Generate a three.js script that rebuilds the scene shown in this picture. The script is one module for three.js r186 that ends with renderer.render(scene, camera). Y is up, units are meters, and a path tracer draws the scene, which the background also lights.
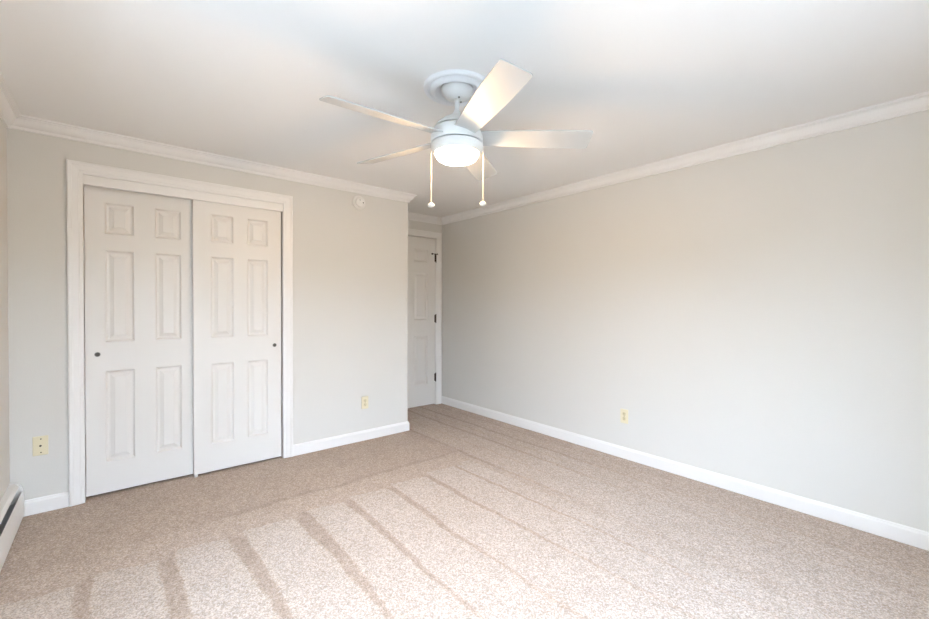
import * as THREE from 'three';
import { RoundedBoxGeometry } from 'three/addons/geometries/RoundedBoxGeometry.js';
import { RectAreaLightUniformsLib } from 'three/addons/lights/RectAreaLightUniformsLib.js';
import { mergeGeometries } from 'three/addons/utils/BufferGeometryUtils.js';

RectAreaLightUniformsLib.init();
const renderer = new THREE.WebGLRenderer({ antialias: true });
renderer.toneMapping = THREE.LinearToneMapping;
renderer.toneMappingExposure = 1.34;
renderer.shadowMap.enabled = true;
renderer.shadowMap.type = THREE.PCFSoftShadowMap;
const scene = new THREE.Scene();

// ---------------------------------------------------------------- camera
const camera = new THREE.PerspectiveCamera(72.79, 929 / 619, 0.02, 200);
{
  const yaw = 0.6990, pitch = -0.01167, roll = 0.0032;
  const F = new THREE.Vector3(Math.sin(yaw) * Math.cos(pitch), Math.sin(pitch), -Math.cos(yaw) * Math.cos(pitch));
  const R = new THREE.Vector3(Math.cos(yaw), 0, Math.sin(yaw));
  const U = new THREE.Vector3().crossVectors(R, F);
  camera.position.set(-3.3563, 1.3102, 3.7118);
  camera.up.copy(U).multiplyScalar(Math.cos(roll)).addScaledVector(R, -Math.sin(roll));
  camera.lookAt(camera.position.clone().add(F));
}

// ---------------------------------------------------------------- daylight
scene.background = new THREE.Color().setRGB(13.4, 17.6, 22.8);            // bright hazy sky outside the windows
const ZF = 4.30;                                                       // inner face of the wall behind the camera
const WIN = { x0: -3.35, x1: -1.60, y0: 0.78, y1: 2.06 };              // opening in that wall
const WIL = { z0: 2.05, z1: 2.95, y0: 0.78, y1: 2.06 };                // opening in the left wall, above the heater, out of frame
const DAY = [[[(WIN.x0 + WIN.x1) / 2, 1.42, ZF - 0.03], [0, -1.5, -1], WIN.x1 - WIN.x0, 2.5], [[-3.834 + 0.03, 1.42, (WIL.z0 + WIL.z1) / 2], [1, -1.5, 0], WIL.z1 - WIL.z0, 2.5]];
for (const [p, dir, w, power] of DAY) {                                // daylight that the windows let in, falling from the sky
  const d = new THREE.RectAreaLight(new THREE.Color().setRGB(0.70, 0.85, 1.0), power, w - 0.12, 1.16);
  d.name = 'window_daylight'; d.position.set(...p); d.lookAt(p[0] + dir[0], p[1] + dir[1], p[2] + dir[2]);
  scene.add(d);
}
const LAMP = { color: [1.0, 0.62, 0.27], power: 3.3, down: 0.5 };

// ---------------------------------------------------------------- helpers
let seed = 7;
const rnd = () => { seed = (seed + 0x6d2b79f5) | 0; let t = Math.imul(seed ^ (seed >>> 15), 1 | seed); t = (t + Math.imul(t ^ (t >>> 7), 61 | t)) ^ t; return ((t ^ (t >>> 14)) >>> 0) / 4294967296; };
const names = new Map();
const numbered = (n) => { const k = names.get(n) || 0; names.set(n, k + 1); return k ? n + '_' + String(k).padStart(3, '0') : n; };
function mesh(name, geo, mat, parent = scene) {
  const m = new THREE.Mesh(geo, mat);
  m.name = parent === scene ? numbered(name) : name;
  m.castShadow = m.receiveShadow = true;
  parent.add(m);
  return m;
}
function tag(o, label, category, group, kind) {
  o.userData.label = label; o.userData.category = category;
  if (group) o.userData.group = group;
  if (kind) o.userData.kind = kind;
  return o;
}
const struct = (name, geo, mat, label, category) => tag(mesh(name, geo, mat), label, category, null, 'structure');
function group(name, x, y, z) { const g = new THREE.Group(); g.name = numbered(name); g.position.set(x, y, z); scene.add(g); return g; }
function box(x0, x1, y0, y1, z0, z1) { const g = new THREE.BoxGeometry(x1 - x0, y1 - y0, z1 - z0); g.translate((x0 + x1) / 2, (y0 + y1) / 2, (z0 + z1) / 2); return g; }
function rbox(x0, x1, y0, y1, z0, z1, r = 0.002) { const g = new RoundedBoxGeometry(x1 - x0, y1 - y0, z1 - z0, 2, r); g.translate((x0 + x1) / 2, (y0 + y1) / 2, (z0 + z1) / 2); return g; }
const plain = (gs) => gs.map((g) => { const n = g.index ? g.toNonIndexed() : g; n.clearGroups?.(); for (const k of Object.keys(n.attributes)) if (!['position', 'normal', 'uv'].includes(k)) n.deleteAttribute(k); return n; });
const join = (...gs) => mergeGeometries(plain(gs), false);
const lathe = (pts, seg = 48) => new THREE.LatheGeometry(pts.map(([r, y]) => new THREE.Vector2(r, y)), seg);
// uv in metres, by the face's main direction
function metric(g, s = 1) {
  const p = g.attributes.position, n = g.attributes.normal, uv = new Float32Array(p.count * 2);
  for (let i = 0; i < p.count; i++) {
    const ax = Math.abs(n.getX(i)), ay = Math.abs(n.getY(i)), az = Math.abs(n.getZ(i));
    const u = ax > ay && ax > az ? p.getZ(i) : p.getX(i), v = ay > ax && ay > az ? p.getZ(i) : p.getY(i);
    uv[2 * i] = u * s; uv[2 * i + 1] = v * s;
  }
  g.setAttribute('uv', new THREE.BufferAttribute(uv, 2));
  return g;
}

// ---------------------------------------------------------------- textures
// tileable value noise on an n x n lattice
function lattice(n) { const a = new Float32Array(n * n); for (let i = 0; i < a.length; i++) a[i] = rnd(); return (u, v) => {
  const x = u * n, y = v * n, ix = Math.floor(x), iy = Math.floor(y), fx = x - ix, fy = y - iy, sx = fx * fx * (3 - 2 * fx), sy = fy * fy * (3 - 2 * fy);
  const at = (i, j) => a[((j % n) + n) % n * n + ((i % n) + n) % n];
  return (at(ix, iy) * (1 - sx) + at(ix + 1, iy) * sx) * (1 - sy) + (at(ix, iy + 1) * (1 - sx) + at(ix + 1, iy + 1) * sx) * sy;
}; }
function dataTexture(n, fn, srgb, rep = 1) {
  const d = new Uint8Array(n * n * 4);
  for (let j = 0; j < n; j++) for (let i = 0; i < n; i++) { const c = fn(i / n, j / n), o = (j * n + i) * 4; for (let k = 0; k < 3; k++) d[o + k] = Math.max(0, Math.min(255, Math.round(c[k] * 255))); d[o + 3] = 255; }
  const t = new THREE.DataTexture(d, n, n);
  t.wrapS = t.wrapT = THREE.RepeatWrapping; t.magFilter = THREE.LinearFilter; t.repeat.set(rep, rep);
  if (srgb) t.colorSpace = THREE.SRGBColorSpace;
  t.needsUpdate = true;
  return t;
}
// roller-nap relief of wall paint, half a metre a tile
const nA = lattice(160), nB = lattice(70), nC = lattice(12);
const rollerBump = dataTexture(512, (u, v) => { const h = 0.5 * nA(u, v) + 0.35 * nB(u, v) + 0.15 * nC(u, v); return [h, h, h]; }, false, 2);
// blended yarn: tufts of a few millimetres in taupe, beige and cream
const yA = lattice(230), yB = lattice(96), yC = lattice(41), yD = lattice(9);
const yarn = dataTexture(1024, (u, v) => {
  const a = yA(u, v), b = yB(u, v), c = yC(u, v), d = yD(u, v);
  const t = Math.max(0, Math.min(1, 0.5 + 1.15 * (a - 0.5) + 0.40 * (b - 0.5) + 0.12 * (c - 0.5) + 0.10 * (d - 0.5)));
  const w = nA(v, u) - 0.5;
  return [0.765 + 0.235 * t + 0.02 * w, 0.745 + 0.255 * t, 0.72 + 0.28 * t - 0.03 * w];
}, true, 1 / 0.9);

// ---------------------------------------------------------------- materials
const std = (o) => new THREE.MeshStandardMaterial(o);
const rgb = (r, g, b) => new THREE.Color().setRGB(r, g, b);
const M = {
  wall: std({ color: rgb(0.695, 0.672, 0.630), roughness: 0.82, bumpMap: rollerBump, bumpScale: 0.00025 }),
  ceiling: std({ color: rgb(0.87, 0.85, 0.82), roughness: 0.95, bumpMap: rollerBump, bumpScale: 0.0002 }),
  trim: std({ color: rgb(0.83, 0.81, 0.785), roughness: 0.38 }),
  door: std({ color: rgb(0.77, 0.745, 0.71), roughness: 0.42 }),
  fan: std({ color: rgb(0.80, 0.80, 0.785), roughness: 0.42 }),
  blade: std({ color: rgb(0.525, 0.530, 0.522), roughness: 0.5 }),
  medallion: std({ color: rgb(0.84, 0.85, 0.86), roughness: 0.6 }),
  indicator: std({ color: rgb(0.035, 0.035, 0.035), roughness: 0.7 }),
  chain: std({ color: rgb(0.62, 0.57, 0.48), roughness: 0.35, metalness: 0.2 }),
  fob: std({ color: rgb(0.88, 0.86, 0.82), roughness: 0.3 }),
  ivory: std({ color: rgb(0.76, 0.68, 0.48), roughness: 0.4 }),
  ivoryFace: std({ color: rgb(0.66, 0.57, 0.36), roughness: 0.4 }),
  brass: std({ color: rgb(0.35, 0.27, 0.14), roughness: 0.4, metalness: 0.7 }),
  dark: std({ color: rgb(0.012, 0.012, 0.012), roughness: 0.8 }),
  bronze: std({ color: rgb(0.07, 0.055, 0.04), roughness: 0.5, metalness: 0.5 }),
  cup: std({ color: rgb(0.10, 0.095, 0.085), roughness: 0.5, metalness: 0.4 }),
  nickel: std({ color: rgb(0.30, 0.29, 0.27), roughness: 0.35, metalness: 0.85 }),
  plastic: std({ color: rgb(0.80, 0.78, 0.74), roughness: 0.5 }),
  enamel: std({ color: rgb(0.80, 0.79, 0.76), roughness: 0.4 }),
  aluminium: std({ color: rgb(0.55, 0.55, 0.56), roughness: 0.4, metalness: 0.9 }),
  glass: new THREE.MeshPhysicalMaterial({ color: 0xffffff, roughness: 0, transmission: 1, thickness: 0, ior: 1.5 }),
  lens: std({ color: rgb(0.9, 0.88, 0.82), roughness: 0.5, emissive: rgb(1.0, 0.90, 0.74), emissiveIntensity: 15.0 }),
  carpet: std({ color: rgb(1, 1, 1), roughness: 1, map: yarn, vertexColors: true }),
  soil: std({ color: rgb(0.44, 0.44, 0.43), roughness: 1 }),
};

// ---------------------------------------------------------------- the room
const H = 2.44, XL = -3.834, XE = -1.005, ZD = -0.744, T = 0.12;      // ceiling, left wall, closet end, entry wall, thickness
const ZB = -1.9;                                                       // outer wall behind closet and hallway
const OP = { x0: -3.505, x1: -2.237, y1: 2.16 };                       // closet opening
const ED = { x0: -0.903, x1: -0.097, y1: 2.178 };                      // entry door opening

struct('ceiling', metric(box(XL - T, T, H, H + T, ZB - T, ZF + T)), M.ceiling, 'plain white painted ceiling over the whole room', 'ceiling');
struct('wall_left', metric(join(box(XL - T, XL, 0, H, ZB, WIL.z0), box(XL - T, XL, 0, H, WIL.z1, ZF + T), box(XL - T, XL, 0, WIL.y0, WIL.z0, WIL.z1), box(XL - T, XL, WIL.y1, H, WIL.z0, WIL.z1))), M.wall, 'narrow sliver of pale grey wall at the left edge, above the heater', 'wall');
struct('wall_right', metric(box(0, T, 0, H, ZB, ZF + T)), M.wall, 'long bare pale grey wall on the right with one outlet', 'wall');
struct('wall_closet', metric(join(
  box(XL, OP.x0, 0, H, -T, 0), box(OP.x1, XE, 0, H, -T, 0), box(OP.x0, OP.x1, OP.y1, H, -T, 0))), M.wall, 'pale grey wall around the closet doors', 'wall');
struct('wall_return', metric(box(XE - T, XE, 0, H, ZD - T, -T)), M.wall, 'short return wall at the end of the closet beside the entry', 'wall');
struct('wall_entry', metric(join(
  box(XE, ED.x0, 0, H, ZD - T, ZD), box(ED.x1, 0, 0, H, ZD - T, ZD), box(ED.x0, ED.x1, ED.y1, H, ZD - T, ZD))), M.wall, 'recessed grey wall around the entry door', 'wall');
struct('wall_outer', metric(box(XL, 0, 0, H, ZB - T, ZB)), M.wall, 'far wall of hallway and closet behind the doors', 'wall');
struct('wall_window', metric(join(
  box(XL, WIN.x0, 0, H, ZF, ZF + T), box(WIN.x1, 0, 0, H, ZF, ZF + T), box(WIN.x0, WIN.x1, 0, WIN.y0, ZF, ZF + T), box(WIN.x0, WIN.x1, WIN.y1, H, ZF, ZF + T))), M.wall, 'grey wall behind the viewer with the window in it', 'wall');

// carpet: cut pile with real relief; the vacuum cleaner has laid the nap in strips 0.33 m wide
{
  const step = 0.0075, x0 = XL, x1 = 0, z0 = ZD - 0.06, z1 = ZF;
  const nx = Math.round((x1 - x0) / step), nz = Math.round((z1 - z0) / step);
  const pos = new Float32Array((nx + 1) * (nz + 1) * 3), col = new Float32Array(pos.length), uv = new Float32Array((nx + 1) * (nz + 1) * 2);
  const wob = lattice(23), wob2 = lattice(61), tuft = lattice(97);
  const sm = (a, b, v) => { const t = Math.max(0, Math.min(1, (v - a) / (b - a))); return t * t * (3 - 2 * t); };
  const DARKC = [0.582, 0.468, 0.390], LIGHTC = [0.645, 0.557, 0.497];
  const seams = [-3.455, -3.13, -2.815, -2.463, -2.168, -1.848, -1.503, -1.205];
  const starts = [0.050, 0.070, 0.066, 0.085, 0.048, 0.042, 0.034, 0.020], ends = [0.040, 0.050, 0.030, 0.020, 0.018, 0.014, 0.012, 0.010];
  for (let j = 0, k = 0; j <= nz; j++) for (let i = 0; i <= nx; i++, k++) {
    const x = x0 + (x1 - x0) * i / nx, z = z0 + (z1 - z0) * j / nz;
    const u = (x - x0) / 5, v = (z - z0) / 5;
    const wx = (wob(u, v) - 0.5) * 0.022 + (wob2(u, v) - 0.5) * 0.012 + (rnd() - 0.5) * 0.008, wz = (wob(v + 0.3, u) - 0.5) * 0.05 + (wob2(v, u + 0.2) - 0.5) * 0.015 + (rnd() - 0.5) * 0.010;
    const X = x + wx, Z = z + wz;
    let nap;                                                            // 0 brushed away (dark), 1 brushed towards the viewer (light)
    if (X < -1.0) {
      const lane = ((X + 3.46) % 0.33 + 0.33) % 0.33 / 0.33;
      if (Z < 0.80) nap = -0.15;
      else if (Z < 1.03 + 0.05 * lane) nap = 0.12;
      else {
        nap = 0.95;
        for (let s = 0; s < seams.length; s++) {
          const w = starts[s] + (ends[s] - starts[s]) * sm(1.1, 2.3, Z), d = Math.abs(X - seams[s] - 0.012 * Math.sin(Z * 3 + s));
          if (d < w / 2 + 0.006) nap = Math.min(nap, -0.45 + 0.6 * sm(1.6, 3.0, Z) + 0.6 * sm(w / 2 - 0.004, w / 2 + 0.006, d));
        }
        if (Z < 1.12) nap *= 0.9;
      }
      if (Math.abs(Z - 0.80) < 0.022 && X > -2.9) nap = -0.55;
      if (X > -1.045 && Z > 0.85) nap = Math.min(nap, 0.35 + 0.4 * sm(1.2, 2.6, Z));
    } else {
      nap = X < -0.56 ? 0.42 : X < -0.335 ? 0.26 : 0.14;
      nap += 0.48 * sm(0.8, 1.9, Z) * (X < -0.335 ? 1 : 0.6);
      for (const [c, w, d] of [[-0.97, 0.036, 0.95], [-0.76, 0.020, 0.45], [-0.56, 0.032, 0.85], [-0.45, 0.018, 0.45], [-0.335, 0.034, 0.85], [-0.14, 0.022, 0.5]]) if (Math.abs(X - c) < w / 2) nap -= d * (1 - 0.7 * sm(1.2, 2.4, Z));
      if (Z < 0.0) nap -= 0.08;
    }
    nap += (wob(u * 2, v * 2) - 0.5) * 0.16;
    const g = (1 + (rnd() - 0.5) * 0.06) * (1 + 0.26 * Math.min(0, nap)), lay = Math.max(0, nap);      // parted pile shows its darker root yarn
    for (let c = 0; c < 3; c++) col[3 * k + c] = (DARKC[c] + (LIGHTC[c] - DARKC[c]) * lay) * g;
    const edge = i === 0 || j === 0 || i === nx || j === nz;
    pos[3 * k] = x + (edge ? 0 : (rnd() - 0.5) * step * 0.6); pos[3 * k + 2] = z + (edge ? 0 : (rnd() - 0.5) * step * 0.6);
    pos[3 * k + 1] = -0.002 + (rnd() - 0.5) * 0.0022 + (tuft(u * 4, v * 4) - 0.5) * 0.002;
    uv[2 * k] = x; uv[2 * k + 1] = z;
  }
  const idx = new Uint32Array(nx * nz * 6);
  for (let j = 0, o = 0; j < nz; j++) for (let i = 0; i < nx; i++) { const a = j * (nx + 1) + i, b = a + 1, c = a + nx + 1, d = c + 1; idx[o++] = a; idx[o++] = c; idx[o++] = b; idx[o++] = b; idx[o++] = c; idx[o++] = d; }
  const g = new THREE.BufferGeometry();
  g.setAttribute('position', new THREE.BufferAttribute(pos, 3)); g.setAttribute('color', new THREE.BufferAttribute(col, 3)); g.setAttribute('uv', new THREE.BufferAttribute(uv, 2));
  g.setIndex(new THREE.BufferAttribute(idx, 1)); g.computeVertexNormals();
  const f = struct('floor', g, M.carpet, 'beige cut-pile carpet with vacuum tracks covering the whole floor', 'carpet');
  mesh('underlay', box(XL - T, T, -0.15, -0.008, ZB - T, ZF + T), std({ color: rgb(0.42, 0.35, 0.28), roughness: 1 }), f);
}
struct('lawn', new THREE.PlaneGeometry(90, 90).rotateX(-Math.PI / 2).translate(-2, -0.6, 2), M.soil, 'open ground around the house outside the windows', 'ground');

{
  // clipped hedges across the yard: they hide the lowest sky from the windows
  const g = new THREE.BoxGeometry(34, 3.6, 1.6, 170, 18, 8), p = g.attributes.position, q = lattice(64), q2 = lattice(37), leaf = std({ color: rgb(0.055, 0.075, 0.045), roughness: 1 });
  for (let i = 0; i < p.count; i++) { const x = p.getX(i), yy = p.getY(i), z = p.getZ(i); const n = 0.22 * (q(x / 20 + 0.5, (yy + z) / 20) - 0.5) + 0.3 * (q2((x + z) / 30, yy / 9) - 0.5); p.setXYZ(i, x + n * 0.4, yy + n * 0.8, z + n); }
  g.computeVertexNormals();
  struct('hedge', g.clone().translate(7, 0.55, ZF + 7), leaf, 'tall clipped hedge outside, facing the window behind the viewer', 'hedge');
  struct('hedge', g.clone().rotateY(Math.PI / 2).translate(XL - 7, 0.75, -5), leaf, 'tall clipped hedge outside, facing the window above the heater', 'hedge');
}

// ---------------------------------------------------------------- mouldings
// a profile [distance from wall, height] run along a wall from corner a to corner b; na, nb: inward normals of the walls that meet it
function run(profile, a, b, n, na, nb) {
  const dir = new THREE.Vector2(b[0] - a[0], b[1] - a[1]).normalize();
  const P = [], N = profile.length, pa = [], pb = [];
  for (const [d, y] of profile) {
    pa.push([a[0] + n[0] * d + (na ? na[0] * d : 0), y, a[1] + n[1] * d + (na ? na[1] * d : 0)]);
    pb.push([b[0] + n[0] * d + (nb ? nb[0] * d : 0), y, b[1] + n[1] * d + (nb ? nb[1] * d : 0)]);
  }
  const flip = dir.x * n[1] - dir.y * n[0] < 0;
  const tri = (p, q, r) => flip ? P.push(...p, ...r, ...q) : P.push(...p, ...q, ...r);
  for (let i = 0; i < N; i++) { const k = (i + 1) % N; tri(pa[i], pb[i], pb[k]); tri(pa[i], pb[k], pa[k]); }
  const cap = THREE.ShapeUtils.triangulateShape(profile.map(([d, y]) => new THREE.Vector2(d, y)), []);
  for (const [i, j, k] of cap) { P.push(...pa[i], ...pa[k], ...pa[j]); P.push(...pb[i], ...pb[j], ...pb[k]); }
  const g = new THREE.BufferGeometry();
  g.setAttribute('position', new THREE.Float32BufferAttribute(P, 3)); g.computeVertexNormals();
  return metric(g);
}
const crown = [[0, H], [0, 2.362], [0.0085, 2.362], [0.012, 2.3645], [0.012, 2.3735], [0.0145, 2.3745], [0.0145, 2.379], [0.022, 2.3835], [0.031, 2.392], [0.039, 2.403], [0.044, 2.4145], [0.0455, 2.4205], [0.055, 2.4215], [0.055, 2.4265], [0.064, 2.4275], [0.067, 2.431], [0.067, H]];
const base = [[0, 0], [0.014, 0], [0.014, 0.074], [0.0125, 0.080], [0.009, 0.084], [0.0075, 0.090], [0.004, 0.095], [0, 0.0955]];
const W = {
  left: { a: [XL, ZF], b: [XL, 0], n: [1, 0], na: [0, -1], nb: [0, 1] },
  closet: { a: [XL, 0], b: [XE, 0], n: [0, 1], na: [1, 0], nb: [1, 0] },
  return: { a: [XE, 0], b: [XE, ZD], n: [1, 0], na: [0, 1], nb: [0, 1] },
  entry: { a: [XE, ZD], b: [0, ZD], n: [0, 1], na: [1, 0], nb: [-1, 0] },
  right: { a: [0, ZD], b: [0, ZF], n: [-1, 0], na: [0, 1], nb: [0, -1] },
  window: { a: [0, ZF], b: [XL, ZF], n: [0, -1], na: [-1, 0], nb: [1, 0] },
};
const where = { left: 'on the left wall', closet: 'above the closet wall', return: 'round the corner of the closet end', entry: 'above the entry door', right: 'along the long right wall', window: 'on the wall behind the viewer' };
let trimNo = 0;
const trim = (geo, label, category = 'moulding') => struct('trim_' + (++trimNo), geo, M.trim, label, category);
for (const k of ['closet', 'right', 'entry', 'return', 'left', 'window']) { const w = W[k]; trim(run(crown, w.a, w.b, w.n, w.na, w.nb), 'white crown moulding ' + where[k]); }
const CW = 0.077;                                                      // casing width
struct('baseboard_right', run(base, W.right.a, W.right.b, W.right.n, [0, 1], [0, -1]), M.trim, 'long white baseboard under the bare right wall', 'baseboard');
struct('baseboard_closet', run(base, [-2.167, 0], [XE, 0], [0, 1], null, [1, 0]), M.trim, 'white baseboard between the closet and the entry corner', 'baseboard');
struct('baseboard_corner', run(base, [XL + 0.062, 0], [-3.575, 0], [0, 1], null, null), M.trim, 'short white baseboard between the heater and the closet casing', 'baseboard');
struct('baseboard_return', run(base, W.return.a, W.return.b, [1, 0], [0, 1], [0, 1]), M.trim, 'white baseboard round the closet end beside the entry', 'baseboard');
struct('baseboard_window', run(base, W.window.a, W.window.b, [0, -1], [-1, 0], [1, 0]), M.trim, 'white baseboard under the window behind the viewer', 'baseboard');

// casings: a moulded section [across from the inner edge, proud of the wall], mitred round three sides of an opening
const caseSec = [[0, 0], [0, 0.010], [0.006, 0.012], [0.018, 0.012], [0.022, 0.0145], [0.052, 0.0165], [0.056, 0.019], [0.070, 0.020], [0.077, 0.017], [0.077, 0]];
function casing(x0, x1, y1, z, s = 1) {                                // s: +1 faces +z, -1 faces -z
  const P = [], path = [[x0, 0, -1, 0], [x0, y1, -1, 1], [x1, y1, 1, 1], [x1, 0, 1, 0]];
  const ring = path.map(([x, y, dx, dy]) => caseSec.map(([a, p]) => [x + dx * a, y + dy * a, z + s * p]));
  const tri = (p, q, r) => s > 0 ? P.push(...p, ...q, ...r) : P.push(...p, ...r, ...q);
  for (let k = 0; k < 3; k++) for (let i = 0; i < caseSec.length; i++) { const j = (i + 1) % caseSec.length, a = ring[k], b = ring[k + 1]; tri(a[i], b[i], b[j]); tri(a[i], b[j], a[j]); }
  const g = new THREE.BufferGeometry();
  g.setAttribute('position', new THREE.Float32BufferAttribute(P, 3)); g.computeVertexNormals();
  return metric(g);
}
// closet: casing, jambs, valance that hides the track, carpet-level guide
{
  const jx0 = OP.x0 + 0.012, jx1 = OP.x1 - 0.012;
  trim(casing(-3.4955, -2.2445, 2.1535, 0), 'wide white casing framing the closet doors', 'door frame');
  trim(join(box(OP.x0, jx0 - 0.003, 0, OP.y1, -T, 0.001), box(jx1 + 0.003, OP.x1, 0, OP.y1, -T, 0.001), box(OP.x0, OP.x1, OP.y1 - 0.01, OP.y1, -T, 0.001)), 'white jamb lining inside the closet opening', 'door frame');
  trim(rbox(jx0 - 0.003, jx1 + 0.003, 2.088, OP.y1 - 0.01, -0.012, 0.006, 0.003), 'white valance board above the sliding closet doors', 'trim board');
}
// entry: casing and jamb with stops
trim(casing(ED.x0 + 0.003, ED.x1 - 0.003, ED.y1 - 0.003, ZD), 'white casing framing the entry door', 'door frame');
trim(join(box(ED.x0, ED.x0 + 0.006, 0, ED.y1, ZD - T, ZD + 0.001), box(ED.x1 - 0.006, ED.x1, 0, ED.y1, ZD - T, ZD + 0.001), box(ED.x0, ED.x1, ED.y1 - 0.006, ED.y1, ZD - T, ZD + 0.001),
  box(ED.x0 + 0.006, ED.x0 + 0.02, 0, ED.y1, ZD - 0.07, ZD - 0.045), box(ED.x1 - 0.02, ED.x1 - 0.006, 0, ED.y1, ZD - 0.07, ZD - 0.045), box(ED.x0, ED.x1, ED.y1 - 0.02, ED.y1 - 0.006, ZD - 0.07, ZD - 0.045)), 'white jamb and stops of the entry door', 'door frame');

// ---------------------------------------------------------------- six-panel doors
// origin at the slab's lower left front corner
const nested = new Map();
function panelGeo(w, h) {
  const key = w.toFixed(4) + h.toFixed(4);
  if (nested.has(key)) return nested.get(key);
  const steps = [[0, 0], [0.002, -0.0030], [0.007, -0.0080], [0.012, -0.0125], [0.023, -0.0130], [0.026, -0.0115], [0.044, -0.0035], [0.046, -0.0015]], P = [];
  const ring = steps.map(([i, z]) => [[i, i, z], [w - i, i, z], [w - i, h - i, z], [i, h - i, z]]);
  const quad = (a, b, c, d) => P.push(...a, ...b, ...c, ...a, ...c, ...d);
  for (let k = 0; k + 1 < ring.length; k++) for (let s = 0; s < 4; s++) quad(ring[k][s], ring[k][(s + 1) % 4], ring[k + 1][(s + 1) % 4], ring[k + 1][s]);
  quad(...ring[ring.length - 1]);
  const back = [[0, 0, -0.02], [w, 0, -0.02], [w, h, -0.02], [0, h, -0.02]];
  quad(back[3], back[2], back[1], back[0]);
  for (let s = 0; s < 4; s++) quad(back[s], back[(s + 1) % 4], ring[0][(s + 1) % 4], ring[0][s]);
  const g = new THREE.BufferGeometry();
  g.setAttribute('position', new THREE.Float32BufferAttribute(P, 3)); g.computeVertexNormals(); metric(g);
  nested.set(key, g);
  return g;
}
function panelDoor(no, x, y, z, w, h, cols, rows, thick, label) {
  const d = group('door_' + no, x, y, z); tag(d, label, 'door', null, 'structure');
  const s = new THREE.Shape(); s.moveTo(0, 0); s.lineTo(w, 0); s.lineTo(w, h); s.lineTo(0, h); s.closePath();
  for (const [a, b] of cols) for (const [c, e] of rows) { const q = new THREE.Path(); q.moveTo(a, c); q.lineTo(a, e); q.lineTo(b, e); q.lineTo(b, c); q.closePath(); s.holes.push(q); }
  const slab = new THREE.ExtrudeGeometry(s, { depth: thick, bevelEnabled: false }); slab.translate(0, 0, -thick); metric(slab);
  mesh('slab', slab, M.door, d);
  for (const [a, b] of cols) for (const [c, e] of rows) { const p = mesh('panel', panelGeo(b - a, e - c), M.door, d); p.position.set(a, c, 0); }
  return d;
}
function fingerPull(d, x, y) {                                          // cup with a rim, dark inside
  const p = mesh('finger_pull', lathe([[0.0120, 0.0012], [0.0128, 0.0026], [0.0150, 0.0026], [0.0160, 0.0]], 28).rotateX(Math.PI / 2), M.nickel, d);
  p.position.set(x, y, 0.0002); p.userData.label = 'small round nickel finger pull';
  mesh('cup', lathe([[0.0, 0.0004], [0.0085, 0.0006], [0.0122, 0.0014], [0.0122, 0.0]], 24).rotateX(Math.PI / 2), M.cup, p);
}
const rowsY = [[0.227, 0.848], [1.048, 1.672], [1.785, 1.996]];
{
  const y0 = 0.016, rows = rowsY.map(([a, b]) => [a - y0, b - y0]);
  const l = panelDoor(1, -3.4925, y0, -0.052, 0.652, 2.11, [[0.103, 0.259], [0.379, 0.535]], rows, 0.034, 'left white six-panel sliding closet door, set behind the other');
  fingerPull(l, -3.431 + 3.4925, 0.965 - y0);
  const r = panelDoor(2, -2.886, y0, -0.014, 0.630, 2.11, [[0.115, 0.270], [0.369, 0.524]], rows, 0.034, 'right white six-panel sliding closet door, overlapping in front');
  fingerPull(r, -2.309 + 2.886, 0.965 - y0);
  const guide = group('door_guide', -2.872, 0, -0.03);
  tag(guide, 'tiny white floor guide under the closet doors where they overlap', 'door guide');
  mesh('foot', rbox(-0.012, 0.012, 0, 0.006, -0.03, 0.028, 0.002), M.trim, guide);
  mesh('fin', rbox(-0.010, 0.010, 0.006, 0.017, 0.019, 0.026, 0.002), M.trim, guide);
}
{
  const y0 = 0.012, rows = [[0.28, 0.91], [1.11, 1.712], [1.852, 2.016]].map(([a, b]) => [a - y0, b - y0]);
  const e = panelDoor(3, -0.894, y0, ZD - 0.004, 0.788, 2.155, [[0.122, 0.338], [0.450, 0.666]], rows, 0.036, 'white six-panel entry door in the recess with dark hinges');
  for (const y of [1.918, 1.127, 0.358]) {
    const k = new THREE.CylinderGeometry(0.0075, 0.0075, 0.10, 14); k.translate(0.7925, y - y0, 0.006);
    const tipT = new THREE.SphereGeometry(0.008, 12, 8); tipT.translate(0.7925, y - y0 + 0.052, 0.006);
    const tipB = tipT.clone(); tipB.translate(0, -0.104, 0);
    const hg = mesh('hinge', join(k, tipT, tipB, box(0.772, 0.7925, y - y0 - 0.048, y - y0 + 0.048, -0.001, 0.0015)), M.bronze, e);
    hg.userData.label = 'dark bronze butt hinge';
  }
  const bar = new THREE.CylinderGeometry(0.0045, 0.0045, 0.085, 10); bar.rotateZ(Math.PI / 2); bar.translate(0.770, 1.968 - y0, 0.016);
  const pad = new THREE.CylinderGeometry(0.011, 0.011, 0.014, 14); pad.rotateX(Math.PI / 2); pad.translate(0.730, 1.968 - y0, 0.010);
  const pad2 = pad.clone(); pad2.translate(0.082, 0, 0);
  mesh('hinge_stop', join(bar, pad, pad2), M.bronze, e).userData.label = 'dark hinge-pin door stop';
}

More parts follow.
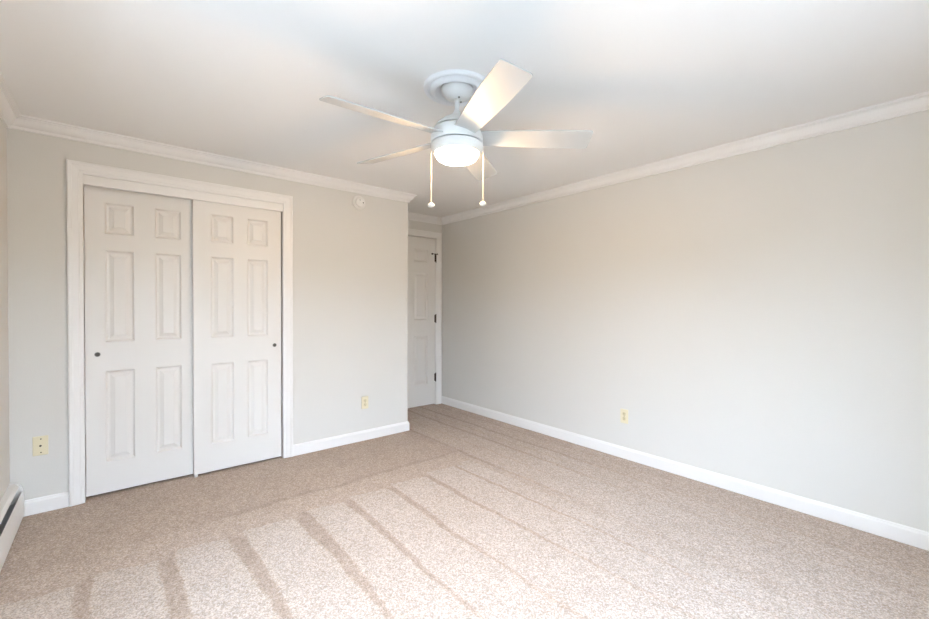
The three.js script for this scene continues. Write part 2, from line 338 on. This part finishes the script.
// ---------------------------------------------------------------- windows, both outside the frame
function doubleWindow(no, x, y, z, turn, hw, hh, label) {               // built facing -z, the wall behind it at z = 0 ... T
  const w = group('window_' + no, x, y, z); w.rotation.y = turn; tag(w, label, 'window', null, 'structure');
  mesh('window_frame', join(box(-hw, -hw + 0.03, 0, hh, 0, T), box(hw - 0.03, hw, 0, hh, 0, T), box(-hw, hw, hh - 0.03, hh, 0, T), box(-hw, hw, 0, 0.03, 0, T), box(-0.03, 0.03, 0, hh, 0, T)), M.trim, w);
  mesh('window_casing', join(box(-hw - 0.08, -hw, -0.02, hh + 0.08, -0.018, 0), box(hw, hw + 0.08, -0.02, hh + 0.08, -0.018, 0), box(-hw, hw, hh, hh + 0.08, -0.018, 0)), M.trim, w);
  mesh('window_sill', rbox(-hw - 0.1, hw + 0.1, -0.03, 0, -0.06, 0.0, 0.004), M.trim, w);
  for (const s of [-1, 1]) for (const [a, b, zz] of [[0.03, hh / 2 + 0.02, 0.05], [hh / 2 - 0.02, hh - 0.03, 0.085]]) {
    const xa = s < 0 ? -hw + 0.03 : 0.03, xb = s < 0 ? -0.03 : hw - 0.03, r = 0.04;
    const sash = mesh('sash', join(box(xa, xa + r, a, b, zz, zz + 0.03), box(xb - r, xb, a, b, zz, zz + 0.03), box(xa + r, xb - r, a, a + r, zz, zz + 0.03), box(xa + r, xb - r, b - r, b, zz, zz + 0.03)), M.trim, w);
    const pane = new THREE.PlaneGeometry(xb - xa - 2 * r, b - a - 2 * r); pane.translate((xa + xb) / 2, (a + b) / 2, zz + 0.015);
    mesh('pane', pane, M.glass, sash);
  }
}
doubleWindow(1, (WIN.x0 + WIN.x1) / 2, WIN.y0, ZF, 0, (WIN.x1 - WIN.x0) / 2, WIN.y1 - WIN.y0, 'double window with white sashes behind the viewer');
doubleWindow(2, XL, WIL.y0, (WIL.z0 + WIL.z1) / 2, -Math.PI / 2, (WIL.z1 - WIL.z0) / 2, WIL.y1 - WIL.y0, 'double window with white sashes above the heater, out of frame');

// ---------------------------------------------------------------- ceiling fan
const FX = -1.971, FZ = 1.998;
{
  const m = tag(mesh('ceiling_medallion', lathe([[0.0, -0.004], [0.088, -0.004], [0.096, -0.006], [0.104, -0.011], [0.110, -0.020], [0.113, -0.027], [0.118, -0.0305], [0.125, -0.031], [0.132, -0.0285], [0.138, -0.023], [0.141, -0.016], [0.142, -0.0105], [0.149, -0.0105], [0.151, -0.016], [0.155, -0.0185], [0.163, -0.0185], [0.170, -0.016], [0.174, -0.010], [0.175, 0.0]], 72), M.medallion), 'round white moulded ceiling medallion above the fan', 'medallion');
  m.position.set(FX, H, FZ);
}
{
  const f = group('ceiling_fan', FX, H - 0.004, FZ);
  tag(f, 'white five-blade ceiling fan with a lit round light and two pull chains', 'ceiling fan');
  const y = (v) => v - (H - 0.004);
  const cp = mesh('canopy', lathe([[0.0, y(2.378)], [0.020, y(2.378)], [0.034, y(2.380)], [0.050, y(2.384)], [0.066, y(2.394)], [0.077, y(2.408)], [0.083, y(2.422)], [0.085, y(2.436)], [0.0, y(2.436)]], 56), M.fan, f);
  for (const a of [-0.35, 1.75]) { const s = new THREE.SphereGeometry(0.006, 12, 8); s.scale(1, 0.7, 1); s.translate(Math.sin(a) * 0.030, y(2.378), Math.cos(a) * 0.030); mesh('screw', s, M.nickel, cp); }
  mesh('downrod', join(new THREE.CylinderGeometry(0.0125, 0.0125, 0.11, 24).translate(0, y(2.335), 0), new THREE.SphereGeometry(0.019, 20, 12).translate(0, y(2.380), 0)), M.fan, f);
  mesh('yoke_cover', lathe([[0.0, y(2.318)], [0.0165, y(2.318)], [0.019, y(2.312)], [0.024, y(2.302)], [0.034, y(2.293)], [0.034, y(2.288)], [0.0, y(2.288)]], 40), M.fan, f);
  mesh('top_housing', lathe([[0.0, y(2.293)], [0.036, y(2.291)], [0.062, y(2.280)], [0.090, y(2.260)], [0.110, y(2.242)], [0.119, y(2.230)], [0.120, y(2.2260)], [0.0, y(2.2260)]], 64), M.fan, f);
  mesh('neck', lathe([[0.0, y(2.2260)], [0.070, y(2.2260)], [0.070, y(2.2195)], [0.0, y(2.2195)]], 48), M.fan, f);
  mesh('motor_housing', lathe([[0.0, y(2.2195)], [0.119, y(2.2195)], [0.124, y(2.2185)], [0.130, y(2.206)], [0.1345, y(2.190)], [0.1365, y(2.172)], [0.1365, y(2.150)], [0.135, y(2.1485)], [0.0, y(2.1485)]], 64), M.fan, f);
  mesh('neck', lathe([[0.0, y(2.1485)], [0.070, y(2.1485)], [0.070, y(2.1420)], [0.0, y(2.1420)]], 48), M.fan, f);
  mesh('light_kit', lathe([[0.0, y(2.1420)], [0.1355, y(2.1420)], [0.1365, y(2.1410)], [0.1360, y(2.128)], [0.1310, y(2.112)], [0.1215, y(2.099)], [0.1175, y(2.0965)], [0.1135, y(2.0965)], [0.111, y(2.102)], [0.0, y(2.102)]], 64), M.fan, f);
  const lens = mesh('lens', lathe([[0.1115, y(2.1000)], [0.1115, y(2.090)], [0.1090, y(2.080)], [0.102, y(2.0705)], [0.090, y(2.0635)], [0.065, y(2.0585)], [0.035, y(2.0560)], [0.0, y(2.0555)]].reverse(), 64), M.lens, f);
  lens.userData.label = 'glowing frosted lens';
  // five blades, roots inside the motor housing
  const s = new THREE.Shape();
  const r0 = 0.095, r1 = 0.699, wr = 0.0535, wm = 0.0705, wt = 0.0692, c = 0.016;
  s.moveTo(r0, -wr); s.bezierCurveTo(0.25, -0.0605, 0.40, -0.0685, 0.52, -wm); s.lineTo(r1 - c + 0.002, -wt); s.quadraticCurveTo(r1 + 0.002, -wt, r1 + 0.002, -wt + c);
  s.lineTo(r1 - 0.002, wt - c); s.quadraticCurveTo(r1 - 0.002, wt, r1 - c - 0.002, wt); s.lineTo(0.52, wm); s.bezierCurveTo(0.40, 0.0685, 0.25, 0.0605, r0, wr); s.closePath();
  const bg = new THREE.ExtrudeGeometry(s, { depth: 0.004, bevelEnabled: true, bevelThickness: 0.0012, bevelSize: 0.0012, bevelSegments: 2, curveSegments: 10 });
  bg.translate(0, 0, -0.002); bg.rotateX(Math.PI / 2); metric(bg);
  for (let k = 0; k < 5; k++) {
    const b = mesh('blade', bg, M.blade, f);
    b.rotation.order = 'YXZ'; b.rotation.y = -(3.1863 - k * 2 * Math.PI / 5); b.rotation.x = -0.2742; b.position.y = y(2.1793);
  }
  // pull chains left and right of the light
  const R = [Math.cos(0.699), Math.sin(0.699)];
  for (const [d, fwd, len] of [[-0.1345, 0.006, 0.275], [0.1375, 0.0, 0.268]]) {
    const px = R[0] * d + Math.sin(0.699) * fwd, pz = R[1] * d - Math.cos(0.699) * fwd, top = 2.112;
    const ch = mesh('pull_chain', new THREE.CylinderGeometry(0.0017, 0.0017, len, 8).translate(px, y(top - len / 2), pz), M.chain, f);
    const fg = lathe([[0.0, -0.013], [0.009, -0.012], [0.0165, -0.006], [0.0180, 0.0], [0.0150, 0.006], [0.007, 0.011], [0.0, 0.014]], 24); fg.translate(px, y(top - len - 0.006), pz);
    mesh('fob', fg, M.fob, ch);
  }
  const down = new THREE.SpotLight(rgb(...LAMP.color), LAMP.down, 0, 1.56, 0.6, 2);      // the lens throws most of its light down,
  down.name = 'fan_downlight'; down.position.set(0, y(2.072), 0); down.target.position.set(0, y(1.0), 0); f.add(down, down.target);
  down.castShadow = true; down.shadow.radius = 5; down.shadow.mapSize.set(1024, 1024);
  const lamp = new THREE.PointLight(rgb(...LAMP.color), LAMP.power, 0, 2);               // and its rounded edge some to the sides
  lamp.name = 'fan_light'; lamp.position.set(0, y(2.081), 0); lamp.castShadow = true; lamp.shadow.radius = 3.2; lamp.shadow.mapSize.set(1024, 1024);
  f.add(lamp);
}

// ---------------------------------------------------------------- small things on the walls
// each is built facing +z with its back on z = 0
{
  const d = group('smoke_detector', -1.553, 2.274, 0); tag(d, 'round white smoke detector high on the closet wall', 'smoke detector');
  const turn = (g) => g.rotateX(Math.PI / 2);
  mesh('base', turn(lathe([[0, 0.013], [0.050, 0.013], [0.060, 0.012], [0.066, 0.007], [0.067, 0.0], [0, 0]], 48)), M.plastic, d);
  mesh('neck', turn(lathe([[0, 0.021], [0.036, 0.021], [0.036, 0.012], [0, 0.012]], 40)), M.plastic, d);
  mesh('cover', turn(lathe([[0, 0.037], [0.030, 0.036], [0.041, 0.032], [0.046, 0.027], [0.0475, 0.021], [0, 0.021]], 48)), M.plastic, d);
  const b = turn(lathe([[0, 0.003], [0.005, 0.0025], [0.006, 0], [0, 0]], 16)); b.translate(0.029, -0.002, 0.0355); mesh('indicator', b, M.indicator, d);
  const t = turn(lathe([[0, 0.002], [0.008, 0.0018], [0.009, 0], [0, 0]], 20)); t.translate(-0.003, 0.020, 0.0358); mesh('test_button', t, std({ color: rgb(0.6, 0.59, 0.56), roughness: 0.5 }), d);
}
function plate(g) { mesh('cover_plate', rbox(-0.035, 0.035, -0.060, 0.060, 0, 0.006, 0.0028), M.ivory, g); }
function screw(g, x, y, mat) { const s = lathe([[0, 0.0016], [0.0028, 0.0013], [0.0040, 0.0], [0, 0]], 14); s.rotateX(Math.PI / 2); s.translate(x, y, 0.0055); mesh('screw', s, mat, g); }
function outlet(x, y, z, turn, label) {
  const g = group('wall_outlet', x, y, z); g.rotation.y = turn; tag(g, label, 'outlet', 'duplex outlets');
  plate(g);
  for (const cy of [0.0195, -0.0195]) {
    const s = new THREE.Shape(); s.absarc(0, 0, 0.0172, 0.55, Math.PI - 0.55, false); s.absarc(0, 0, 0.0172, Math.PI + 0.55, -0.55, false); s.closePath();
    const q = new THREE.ExtrudeGeometry(s, { depth: 0.003, bevelEnabled: false, curveSegments: 12 }); q.translate(0, cy, 0.0045);
    const r = mesh('receptacle', q, M.ivoryFace, g);
    for (const [sx, h] of [[-0.0063, 0.0085], [0.0063, 0.0070]]) mesh('slot', box(sx - 0.0011, sx + 0.0011, cy + 0.004 - h / 2, cy + 0.004 + h / 2, 0.0070, 0.0078), M.dark, r);
    mesh('slot', new THREE.CylinderGeometry(0.0024, 0.0024, 0.0008, 12).rotateX(Math.PI / 2).translate(0, cy - 0.0075, 0.0075), M.dark, r);
  }
  screw(g, 0, 0, M.brass);
  return g;
}
outlet(-1.490, 0.362, 0, 0, 'ivory duplex outlet low on the wall right of the closet');
outlet(0, 0.360, 1.852, -Math.PI / 2, 'ivory duplex outlet low on the long right wall');
{
  const g = group('jack_plate', -3.701, 0.419, 0); tag(g, 'ivory cable jack plate low on the wall left of the closet', 'jack plate');
  plate(g);
  screw(g, 0.002, 0.042, M.dark); screw(g, 0.002, -0.042, M.dark);
  const j = join(new THREE.CylinderGeometry(0.0062, 0.0062, 0.004, 6).rotateX(Math.PI / 2).translate(0, 0, 0.0075), new THREE.CylinderGeometry(0.0042, 0.0042, 0.009, 14).rotateX(Math.PI / 2).translate(0, 0, 0.011));
  mesh('cable_jack', j, M.bronze, g).userData.label = 'small dark threaded jack';
}

// ---------------------------------------------------------------- baseboard heater along the left wall
{
  const g = group('baseboard_heater', XL, 0, 0); tag(g, 'white enamelled baseboard heater running along the left wall', 'heater');
  const z0 = 0.030, z1 = 3.6;
  const ext = (pts, a, b) => { const s = new THREE.Shape(pts.map(([x, y]) => new THREE.Vector2(x, y))); const q = new THREE.ExtrudeGeometry(s, { depth: b - a, bevelEnabled: false }); q.translate(0, 0, a); return metric(q); };
  mesh('back_panel', ext([[0, 0.012], [0.004, 0.012], [0.004, 0.214], [0, 0.214]], z0, z1), M.enamel, g);
  mesh('hood', ext([[0.002, 0.216], [0.028, 0.213], [0.037, 0.207], [0.042, 0.197], [0.042, 0.193], [0.039, 0.193], [0.035, 0.203], [0.027, 0.209], [0.002, 0.211]], z0, z1), M.enamel, g);
  mesh('front_panel', ext([[0.053, 0.164], [0.0545, 0.165], [0.056, 0.162], [0.061, 0.060], [0.061, 0.014], [0.058, 0.014], [0.058, 0.060], [0.053, 0.160]], z0, z1), M.enamel, g);
  const fins = [];
  for (let z = 0.12; z < 3.5; z += 0.03) fins.push(box(0.010, 0.046, 0.07, 0.125, z, z + 0.001));
  fins.push(new THREE.CylinderGeometry(0.010, 0.010, z1 - z0, 12).rotateX(Math.PI / 2).translate(0.028, 0.097, (z0 + z1) / 2));
  mesh('heating_element', join(...fins), M.aluminium, g).userData.kind = 'stuff';
  mesh('end_cap', ext([[0, 0.004], [0.0625, 0.004], [0.0635, 0.060], [0.0575, 0.168], [0.0515, 0.192], [0.044, 0.2075], [0.031, 0.2165], [0, 0.2195]], 0.0145, 0.034), M.enamel, g);
  mesh('end_cap', ext([[0, 0.004], [0.0625, 0.004], [0.0635, 0.060], [0.0575, 0.168], [0.0515, 0.192], [0.044, 0.2075], [0.031, 0.2165], [0, 0.2195]], z1 - 0.004, z1 + 0.016), M.enamel, g);
}

scene.traverse((o) => { if (o.isMesh) { o.castShadow = true; o.receiveShadow = true; } });
renderer.render(scene, camera);
